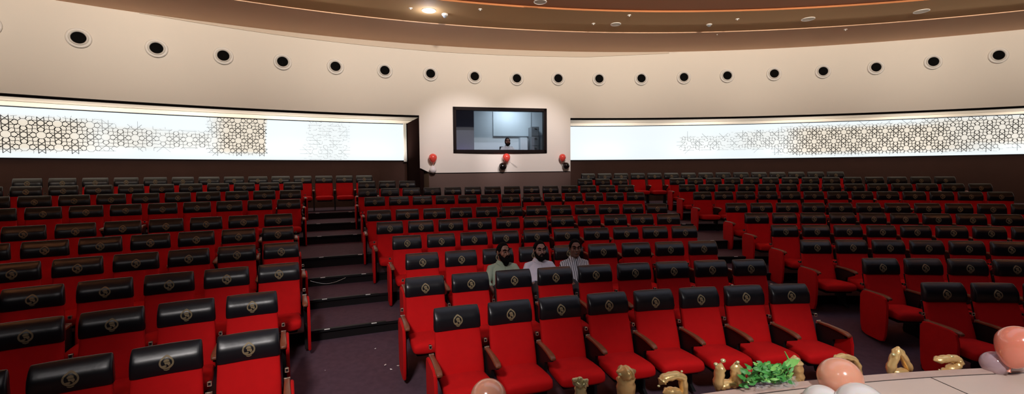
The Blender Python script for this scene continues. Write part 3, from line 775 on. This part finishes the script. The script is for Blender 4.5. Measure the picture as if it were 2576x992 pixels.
balloon('balloon', 1229, 1001, 3.1, .128, PEACH, (.1, 0, -1), 'peach balloon just in front of the two front row seats beside the aisle', 'peach balloons')
balloon('balloon', 2113, 952, 3.0, .134, PEACH, (.08, 0, -1), 'large peach balloon resting on a white balloon at the stage edge', 'peach balloons')
balloon('balloon', 2068, 1016, 2.86, .115, WHITEB, (-.3, .2, -1), 'white balloon under the large peach one, at the side of the foil letters', 'white balloons')
balloon('balloon', 2165, 1024, 2.72, .14, WHITEB, (1, .1, -.25), 'white balloon under the large peach one, lying on the stage floor', 'white balloons')
balloon('balloon', 2563, 866, 3.2, .126, CORAL, (-.30, 0, -1), 'coral balloon upright above the clear lavender balloon', 'peach balloons', 1.3)
balloon('balloon', 2503, 915, 3.30, .086, CLEARB, (1, .1, -.12), 'clear lavender balloon lying at the stage edge', 'clear balloons')
def on_wall(px, py, off): 
    t, z = on_cyl(px, py, RW - off); return pol(RW - off, t, z)
balloon('balloon', 1089, 397, 0, .125, REDB, (.05, 0, -1), 'red balloon over a white one, on the booth wall nearest its slanted corner', 'red balloons on the booth wall', p=on_wall(1089, 397, .15))
balloon('balloon', 1089, 428, 0, .105, WHITEB, (0, 0, 1), 'small white balloon hanging under a red one on the booth wall', 'white balloons', p=on_wall(1089, 428, .13))
balloon('balloon', 1274, 396, 0, .122, REDB, (.15, 0, -1), 'red balloon directly below the booth window, over a black one', 'red balloons on the booth wall', p=on_wall(1274, 396, .15))
balloon('balloon', 1265, 419, 0, .125, BLACKB, (.8, 0, .6), 'black balloon below the middle of the booth window', 'black balloons', p=on_wall(1265, 419, .15), stretch=1.0)
balloon('balloon', 1415, 396, 0, .11, REDB, (-.1, 0, -1), 'red balloon at the booth corner beside the blank end of a backlit panel', 'red balloons on the booth wall', p=on_wall(1415, 396, .15))
balloon('balloon', 1424, 417, 0, .11, BLACKB, (-.8, 0, .5), 'black balloon at the booth corner beside the backlit panel', 'black balloons', p=on_wall(1424, 417, .15), stretch=1.0)
q = on_wall(1296, 416, .02)
o = obj('clear_ribbon', MB().tube([q + Vector((-.22, 0, .14)), q + Vector((-.08, -.02, .05)), q + Vector((.02, -.03, -.02)), q + Vector((.08, -.02, -.04))], [.012, .03, .04, .02], 8, ex=(1, .3)).mesh('clear_ribbon', [WRAP]))
tag(o, 'deflated clear balloon scrap beside the middle black balloon', 'balloon scrap')

# ------------------------------------------------------------------ foil letters along the stage edge
def foil_letter(strokes, rpx, label, mt=FOIL, R=13.07, name='foil_letter', nub=None, fl=(1., .7)):
    """strokes in photo pixels of the stage edge, converted once to metres on the stage rim"""
    mb = MB(); allp = []
    for st in strokes:
        pts = []
        for (x, y) in st:
            t, z = on_cyl(x, y, R); pts.append(pol(R, t, z))
        allp += pts
        sc = (pts[0]).y / F * 1.2
        pp = []
        for a, b in zip(pts[:-1], pts[1:]):
            for i in range(4): pp.append(a.lerp(b, i / 4))
        pp.append(pts[-1])
        n = len(pp); rr = [rpx * sc * (.62 if i in (0, n - 1) else 1) * (1 + .10 * sin(i * 2.3)) for i in range(n)]
        ends0 = pp[0] + (pp[0] - pp[1]).normalized() * rpx * sc * .5; ends1 = pp[-1] + (pp[-1] - pp[-2]).normalized() * rpx * sc * .5
        mb.tube([ends0] + pp + [ends1], [rr[0] * .3] + rr + [rr[-1] * .3], 12, ex=fl)
    base = sum(allp, Vector()) / len(allp); base.z = min(p.z for p in allp)
    e = empty(name, base); me = smooth_angle(mb.mesh('foil_body', [mt]), 70); me.transform(Matrix.Translation(-base)); obj('foil_body', me, e)
    if nub:
        mb = MB()
        for (x, y, r) in nub:
            t, z = on_cyl(x, y, R - .02); p = pol(R - .02, t, z); mb.sphere(p, r * .72 * p.y / F, 12, 8, sc=(1.2, 1, .9))
        me = smooth_angle(mb.mesh('foil_tab', [FOILP]), 70); me.transform(Matrix.Translation(-base)); obj('foil_tab', me, e)
    return tag(e, label, 'foil balloon letter', 'gold foil letters along the stage edge')
foil_letter([[(1460, 968), (1461, 1000), (1462, 1060)], [(1446, 958), (1460, 970)], [(1474, 960), (1462, 972)]], 13, 'pale green gold foil letter with knobbly top, nearest the peach balloon', FOILP, nub=[(1445, 957, 8), (1459, 954, 9), (1473, 959, 8)])
foil_letter([[(1574, 944), (1575, 980), (1576, 1060)], [(1562, 938), (1575, 940), (1588, 936)]], 20, 'thick upright gold foil letter, straight stem with a wrinkled top', nub=[(1588, 934, 7), (1560, 943, 6)])
foil_letter([[(1663, 963), (1672, 951), (1700, 944), (1717, 950), (1720, 980), (1719, 1050)], [(1674, 988), (1690, 984), (1712, 988)]], 12, 'hook shaped gold foil letter with a curled arm', nub=[(1657, 972, 4.5), (1715, 935, 4)])
foil_letter([[(1813, 921), (1809, 945), (1805, 978)], [(1852, 919), (1853, 945), (1848, 972)], [(1808, 974), (1830, 966), (1849, 966)]], 13, 'gold foil letter of two upright columns joined low down', nub=[(1801, 917, 7), (1819, 908, 8), (1856, 912, 6)])
foil_letter([[(2000, 905), (2002, 930), (2006, 958)], [(1992, 955), (2012, 950)]], 17, 'gold foil letter half hidden by the bouquet leaf', nub=[(2005, 906, 10)])
foil_letter([[(2101, 903), (2122, 897), (2146, 903), (2157, 920), (2159, 950), (2150, 990)], [(2100, 903), (2098, 940), (2098, 990)]], 9, 'gold foil letter with round top behind the large peach balloon')
foil_letter([[(2259, 878), (2248, 905), (2237, 938)], [(2259, 878), (2275, 905), (2289, 932)], [(2248, 936), (2280, 934)]], 10, 'gold foil letter A standing free at the stage edge', nub=[(2248, 893, 6)])
foil_letter([[(2355, 907), (2380, 903), (2405, 902), (2412, 912), (2402, 924), (2385, 928)], [(2374, 936), (2394, 934)]], 10.5, 'gold foil letter shaped like a turned S, nearest the clear lavender balloon', nub=[(2416, 924, 4), (2363, 931, 3), (2394, 898, 5)])

# ------------------------------------------------------------------ bouquet at the stage edge
bq = on_z(1935, 975, ZS + .02)
e = empty('flower_bouquet', bq)
def W2(px, py, R=12.98):
    t, z = on_cyl(px, py, R); return pol(R, t, z) - bq
def leaf(mb, p, d, up_, l, w, k=0):
    d = Vector(d).normalized(); s = d.cross(Vector(up_)).normalized(); n = s.cross(d)
    pts = []
    for u, ww, b in ((0, .05, 0), (.25, .8, .06), (.5, 1, .09), (.75, .7, .05), (1, .03, -.03)):
        for c, cz in ((-1, .05), (0, 0), (1, .05)): pts.append(Vector(p) + d * l * u + s * w * ww * c * .5 + n * (b * l + cz * w * ww))
    f = [(i * 3 + j, i * 3 + j + 1, i * 3 + j + 4, i * 3 + j + 3) for i in range(4) for j in range(2)]
    mb.add(pts, f, k)
mb = MB()
for i in range(190):
    x = random.uniform(1868, 1985); y = random.uniform(928, 972) - 14 * math.exp(-((x - 1925) / 30) ** 2)
    if y > 975 - (x - 1868) * .12: y -= 14
    p = W2(x, y, random.uniform(12.86, 13.02)); a = random.uniform(0, 2 * pi)
    leaf(mb, p, (cos(a), sin(a) * .4, random.uniform(-.3, .8)), (random.uniform(-.4, .4), -1, .5), random.uniform(.03, .065), random.uniform(.016, .032), 0 if random.random() < .8 else 1)
obj('foliage', smooth_angle(mb.mesh('foliage', [LEAF, LEAF2])), e)
mb = MB()
leaf(mb, W2(1945, 945), W2(1990, 905) - W2(1945, 945), (0, -1, .2), .15, .05, 0); leaf(mb, W2(1962, 925), W2(2015, 905) - W2(1962, 925), (0, -1, .8), .17, .055, 0)
mb.tube([W2(1935, 950), W2(1970, 925), W2(1984, 905), W2(1974, 885)], [.006, .010, .008, .003], 8)
obj('long_leaf', smooth_angle(mb.mesh('long_leaf', [LEAF2])), e)
mb = MB()
for x, y in ((1899, 918), (1905, 916), (1911, 920), (1932, 921), (1938, 919), (1902, 924)): mb.sphere(W2(x, y), .006, 8, 6, sc=(1.4, 1, .7))
obj('buds', mb.mesh('buds', [BUD]), e)
mb = MB()
for x, y in ((1880, 930), (1886, 934), (1874, 948), (1878, 955)):
    for i in range(5): a = i * 1.26; leaf(mb, W2(x, y, 12.95), (cos(a), -.2, sin(a)), (0, -1, .1), .025, .022)
obj('flower_heads', smooth_angle(mb.mesh('flower_heads', [PETAL])), e)
mb = MB(); g = []
for i in range(15):
    row = []
    for j in range(7):
        x = 1900 + 105 * i / 14; y = 985 - 13 * i / 14 - 22 * j / 6
        p = W2(x, y, 12.86 + .02 * j); row.append(p + Vector((0, 0, random.uniform(-.012, .014))) + Vector((0, random.uniform(-.02, .02), 0)))
    g.append(row)
mb.loft(g, cap=False, closed=False); obj('cellophane_wrap', mb.mesh('cellophane_wrap', [WRAP]), e)
tag(e, 'green bouquet in clear cellophane with a few red petals among the foil letters', 'bouquet')

# ------------------------------------------------------------------ people
def eval_remesh(mb, vox, smooth=4, name='tmp', mats=()):
    me = mb.mesh(name, list(mats)); o = bpy.data.objects.new('tmp', me); COL.objects.link(o)
    r = o.modifiers.new('r', 'REMESH'); r.mode = 'VOXEL'; r.voxel_size = vox; r.use_smooth_shade = True
    s = o.modifiers.new('s', 'SMOOTH'); s.factor = .5; s.iterations = smooth
    dg = bpy.context.evaluated_depsgraph_get(); dg.update()
    out = bpy.data.meshes.new_from_object(o.evaluated_get(dg)); bpy.data.objects.remove(o)
    out.materials.clear()
    for m in mats: out.materials.append(m)
    for p in out.polygons: p.use_smooth = True; p.material_index = 0
    out.name = name; return out
def hand(mb, w, d, side, curl=.5):
    """palm, four bent fingers and a thumb, from the wrist w in direction d"""
    d = Vector(d).normalized(); s = d.cross(Vector((0, 0, 1))).normalized() * side; n = Vector((0, 0, -1)); n = (n - d * n.dot(d)).normalized()
    mb.tube([w, w + d * .03, w + d * .085], [.026, .034, .036], 12, ex=(1, .5))
    for i, (o, l) in enumerate(((-.028, .062), (-.0095, .074), (.0095, .070), (.027, .056))):
        b = w + d * .08 + s * o; k1 = b + (d * .95 + n * .2 * curl) * l * .45; k2 = k1 + (d * .7 + n * .8 * curl) * l * .3; k3 = k2 + (d * .3 + n * 1.1 * curl) * l * .25
        mb.tube([b, k1, k2, k3], [.0092, .0086, .008, .0065], 8)
    b = w + d * .025 - s * .026; mb.tube([b, b + (d * .5 - s * .8) * .035, b + (d * .9 - s * .75) * .062], [.012, .0105, .008], 8)
def person(loc, rotz, shirt, skin, yaw=0., beard=1, arms=None, label='', hairline=0., low=False, beard_big=False):
    e = empty('person', loc, rotz)
    # joints in the chair frame: the sitter faces -y
    pel, wst, chst, nck = Vector((0, -.47, .53)), Vector((0, -.43, .60)), Vector((0, -.37, .71)), Vector((0, -.345, .875))
    hd = Vector((0, -.375, 1.032))
    A = arms or {}
    sh = {s: Vector((s * .178, -.345, .795)) for s in (-1, 1)}
    el = {-1: A.get('el', Vector((-.265, -.44, .63))), 1: A.get('er', Vector((.265, -.44, .63)))}
    wr = {-1: A.get('wl', Vector((-.20, -.64, .60))), 1: A.get('wr', Vector((.20, -.64, .60)))}
    mb = MB()
    def ring(c, w, d, n=20, tilt=0): return [Vector((c.x + w * cos(2 * pi * j / n), c.y + d * sin(2 * pi * j / n) , c.z + tilt * sin(2 * pi * j / n))) for j in range(n)]
    torso = [(pel + Vector((0, 0, -.07)), .13, .10), (pel, .165, .125), (wst, .155, .115), (chst, .180, .120), (Vector((0, -.35, .79)), .165, .10), (Vector((0, -.345, .84)), .105, .075), (nck, .060, .058), (nck + Vector((0, -.015, .07)), .055, .056)]
    mb.loft([ring(*t) for t in torso])
    for s in (-1, 1):
        mb.tube([sh[s] + Vector((-s * .09, 0, .012)), sh[s], sh[s].lerp(el[s], .5), el[s], el[s].lerp(wr[s], .4), wr[s]], [.055, .056, .047, .040, .037, .026], 12)
        hp, kn, an = pel + Vector((s * .09, 0, -.01)), Vector((s * .17, -.86, .50)), Vector((s * .16, -.86, .10))
        mb.tube([hp, hp.lerp(kn, .5), kn, kn.lerp(an, .4), an], [.085, .078, .056, .052, .036], 12)
        mb.tube([an + Vector((0, .05, -.05)), an + Vector((0, -.02, -.055)), an + Vector((0, -.13, -.07))], [.034, .038, .028], 10)
        hand(mb, wr[s], (wr[s] - el[s]).normalized() + Vector((0, -.1, -.2)), s)
    # head: cranium, jaw, nose, brow, ears
    Rz = Matrix.Translation(hd) @ Matrix.Rotation(yaw, 4, 'Z') @ Matrix.Diagonal((1.12, 1.12, 1.2, 1)) @ Matrix.Translation(-hd)
    hb = MB()
    hb.sphere(hd + Vector((0, .010, .022)), .090, 20, 14, sc=(.86, 1.05, 1.0))
    hb.sphere(hd + Vector((0, -.022, -.035)), .072, 18, 12, sc=(.88, .95, 1.12))
    hb.sphere(hd + Vector((0, -.060, -.082)), .030, 12, 8, sc=(1.15, .9, .8))
    hb.tube([hd + Vector((0, -.088, .018)), hd + Vector((0, -.104, -.012)), hd + Vector((0, -.108, -.026))], [.008, .012, .015], 10)
    hb.tube([hd + Vector((-.045, -.070, .030)), hd + Vector((0, -.088, .032)), hd + Vector((.045, -.070, .030))], [.010, .012, .010], 10)
    hb.tube([hd + Vector((-.018, -.084, -.052)), hd + Vector((0, -.092, -.052)), hd + Vector((.018, -.084, -.052))], [.006, .009, .006], 8)
    for s in (-1, 1):
        hb.sphere(hd + Vector((s * .080, .008, -.004)), .026, 12, 8, sc=(.35, .7, 1.15))
        hb.sphere(hd + Vector((s * .044, -.060, -.020)), .026, 12, 8, sc=(1, .8, .9))
    hb.tube([hd + Vector((0, .02, -.06)), nck + Vector((0, 0, .0))], [.054, .056], 14)
    hb.xf(Rz); mb.add(hb.v, hb.f)
    body = obj('body', eval_remesh(mb, .0065, 3, 'body', [skin]), e)
    # eyes, brows, mouth
    mb = MB(); me2 = MB()
    for s in (-1, 1):
        me2.tube([hd + Vector((s * .018, -.0925, .012)), hd + Vector((s * .032, -.0915, .015)), hd + Vector((s * .046, -.083, .011))], [.004, .0062, .004], 8)
        mb.tube([hd + Vector((s * .014, -.102, .034)), hd + Vector((s * .034, -.098, .042)), hd + Vector((s * .056, -.080, .036))], [.005, .007, .004], 8)
    me2.tube([hd + Vector((-.022, -.094, -.050)), hd + Vector((0, -.102, -.050)), hd + Vector((.022, -.094, -.050))], [.003, .0045, .003], 8)
    mb.xf(Rz); me2.xf(Rz)
    obj('eyebrows', mb.mesh('eyebrows', [HAIR]), e); obj('eyes_and_lips', me2.mesh('eyes_and_lips', [mat('dark_lip_and_eye', (.05, .015, .015), .4)]), e)
    # hair cap
    mb = MB(); rings = []
    for i in range(9):
        a = (i / 8) * 1.62; rr = sin(a); z = cos(a); rings.append([hd + Vector((.084 * rr * cos(2 * pi * j / 24), .012 + .100 * rr * sin(2 * pi * j / 24) , .024 + .100 * z
             - (.0 if sin(2 * pi * j / 24) < 0 else .055 * sin(2 * pi * j / 24)) * (i / 8))) for j in range(24)])
    for r_ in rings:
        for v in r_:
            if v.y < hd.y - .052 and v.z < hd.z + .078 + hairline: v.y = hd.y - .046 + (v.y - hd.y + .046) * .12
    mb.loft(rings)
    for s in (-1, 1): mb.tube([hd + Vector((s * .076, -.020, .05)), hd + Vector((s * .078, -.022, .0))], [.014, .008], 8)
    mb.xf(Rz); obj('hair', eval_remesh(mb, .006, 2, 'hair', [HAIR]), e)
    if beard:
        mb = MB(); k = 1.25 if beard_big else 1.0
        pts = [hd + Vector(p) for p in ((-.074, -.018, -.012), (-.068, -.045, -.055), (-.040, -.078, -.088), (0, -.090, -.100), (.040, -.078, -.088), (.068, -.045, -.055), (.074, -.018, -.012))]
        mb.tube(pts, [.012, .020 * k, .026 * k, .030 * k, .026 * k, .020 * k, .012], 10)
        mb.tube([hd + Vector((-.03, -.088, -.062)), hd + Vector((-.022, -.102, -.040)), hd + Vector((0, -.108, -.037)), hd + Vector((.022, -.102, -.040)), hd + Vector((.03, -.088, -.062))], [.007, .0075, .0075, .0075, .007], 8)
        if beard_big: mb.sphere(hd + Vector((0, -.07, -.125)), .04, 12, 8, sc=(1.1, .8, 1))
        mb.xf(Rz); obj('beard', eval_remesh(mb, .006, 2, 'beard', [HAIR]), e)
    # shirt, a little larger than the body, ends at neck and cuffs
    mb = MB(); g = 1.0
    tor = [(pel + Vector((0, 0, -.06)), .150, .125), (pel + Vector((0, 0, .01)), .188, .148), (wst, .182, .142), (chst, .200, .146), (Vector((0, -.35, .775)), .190, .124), (Vector((0, -.348, .825)), .130, .098), (Vector((0, -.346, .862)), .082, .078), (Vector((0, -.346, .880)), .070, .068)]
    mb.loft([ring(*t) for t in tor])
    for s in (-1, 1):
        f = A.get('cuff', .55)
        mb.tube([sh[s] + Vector((-s * .10, 0, .030)), sh[s] + Vector((0, 0, -.004)), sh[s].lerp(el[s], .5), el[s], el[s].lerp(wr[s], f * .5), el[s].lerp(wr[s], f)], [.050, .062, .058, .055, .050, .045], 14)
    obj('shirt', eval_remesh(mb, .009, 3, 'shirt', [shirt]), e)
    # collar
    mb = MB(); n = 24; rr = []
    for j in range(n + 1):
        a = -pi / 2 + .30 + (2 * pi - .60) * j / n; c = nck + Vector((0, 0, -.012))
        low_ = .035 * max(0, -sin(a)) ** 3
        rr.append([c + Vector((.072 * cos(a), .070 * sin(a), .050 - low_ * .7)), c + Vector((.104 * cos(a), .100 * sin(a), .004 - low_ * 1.3)), c + Vector((.096 * cos(a), .092 * sin(a), -.004 - low_ * 1.3)), c + Vector((.066 * cos(a), .064 * sin(a), .044 - low_ * .7))])
    mb.loft(rr); obj('collar', smooth_angle(mb.mesh('collar', [shirt])), e)
    mb = MB(); mb.tube([Vector((0, -.442, .845)), Vector((0, -.482, .78)), Vector((0, -.522, .70)), Vector((0, -.565, .62))], .008, 8, ex=(1, .5)); obj('button_placket', smooth_angle(mb.mesh('button_placket', [shirt])), e)
    mb = MB()
    mb.loft([ring(pel + Vector((0, 0, -.085)), .15, .12), ring(pel + Vector((0, 0, .0)), .186, .146)])
    for s in (-1, 1):
        hp, kn, an = pel + Vector((s * .09, 0, -.01)), Vector((s * .17, -.86, .50)), Vector((s * .16, -.86, .10))
        mb.tube([hp, hp.lerp(kn, .5), kn, kn.lerp(an, .4), an], [.095, .090, .070, .066, .060], 14)
    obj('trousers', eval_remesh(mb, .012, 3, 'trousers', [TROUS]), e)
    mb = MB()
    for s in (-1, 1): mb.rbox(s * .16 - .042, s * .16 + .042, -1.04, -.79, .0, .075, .025)
    obj('shoes', smooth_angle(mb.mesh('shoes', [BLACK]), 50), e)
    return tag(e, label, 'person')
def sit(key, **kw):
    c = CHAIRS[key]; return person(c.location.copy(), c.rotation_euler[2], **kw)
sit(('M', 3, 2), shirt=SAGE, skin=SKIN1, yaw=.35, beard_big=True, arms={'el': Vector((-.27, -.50, .62)), 'wl': Vector((-.20, -.68, .50)), 'cuff': .45},
    label='bearded person in a sage green collared shirt, seated in the third row, head turned aside')
sit(('M', 3, 3), shirt=LAV, skin=SKIN2, yaw=.05, arms={'cuff': .9, 'wr': Vector((.16, -.62, .58)), 'wl': Vector((-.16, -.62, .58))}, label='bearded person in a plain pale lavender shirt, seated between the other two')
sit(('M', 3, 4), shirt=STRIPE, skin=SKIN1, yaw=-.1, beard=0, arms={'el': Vector((-.25, -.47, .60)), 'wl': Vector((-.19, -.66, .60)), 'er': Vector((.17, -.46, .64)), 'wr': Vector((.01, -.70, .45)), 'cuff': .3},
    label='clean shaven person in a black and white striped shirt, seated in the third row')

# the man inside the booth, his chair and desk
xm, zm_ = px_local(1277, 375, 1.5)
p0 = bpt(xm, 1.5 + .40, 0); hz = px_local(1277, 347, 1.5)[1]
pr = person(Vector((p0.x, p0.y, BW.location.z + hz - 1.165)), wang, PALECL, SKIN1, yaw=0, label='bearded person in a pale shirt sitting behind the booth window')
oc = empty('office_chair', bpt(xm, 1.9, hz - 1.165), wang)
obj('chair_back', MB().rbox(-.24, .24, -.14, -.08, .42, .88, .03).mesh('chair_back', [BLACK]), oc)
obj('chair_seat', MB().rbox(-.24, .24, -.62, -.14, .36, .44, .03).mesh('chair_seat', [BLACK]), oc)
obj('chair_arms', MB().rbox(-.33, -.26, -.5, -.1, .62, .66, .015).rbox(.26, .33, -.5, -.1, .62, .66, .015).box(-.31, -.28, -.3, -.25, .4, .62).box(.28, .31, -.3, -.25, .4, .62).mesh('chair_arms', [BLACK]), oc)
obj('chair_column', MB().tube([(0, -.36, .05), (0, -.36, .37)], .03).box(-.25, .25, -.39, -.33, 0.0, .05).box(-.03, .03, -.61, -.11, 0.0, .05).mesh('chair_column', [BLACK]), oc)
tag(oc, 'black office chair under the person in the booth', 'chair')
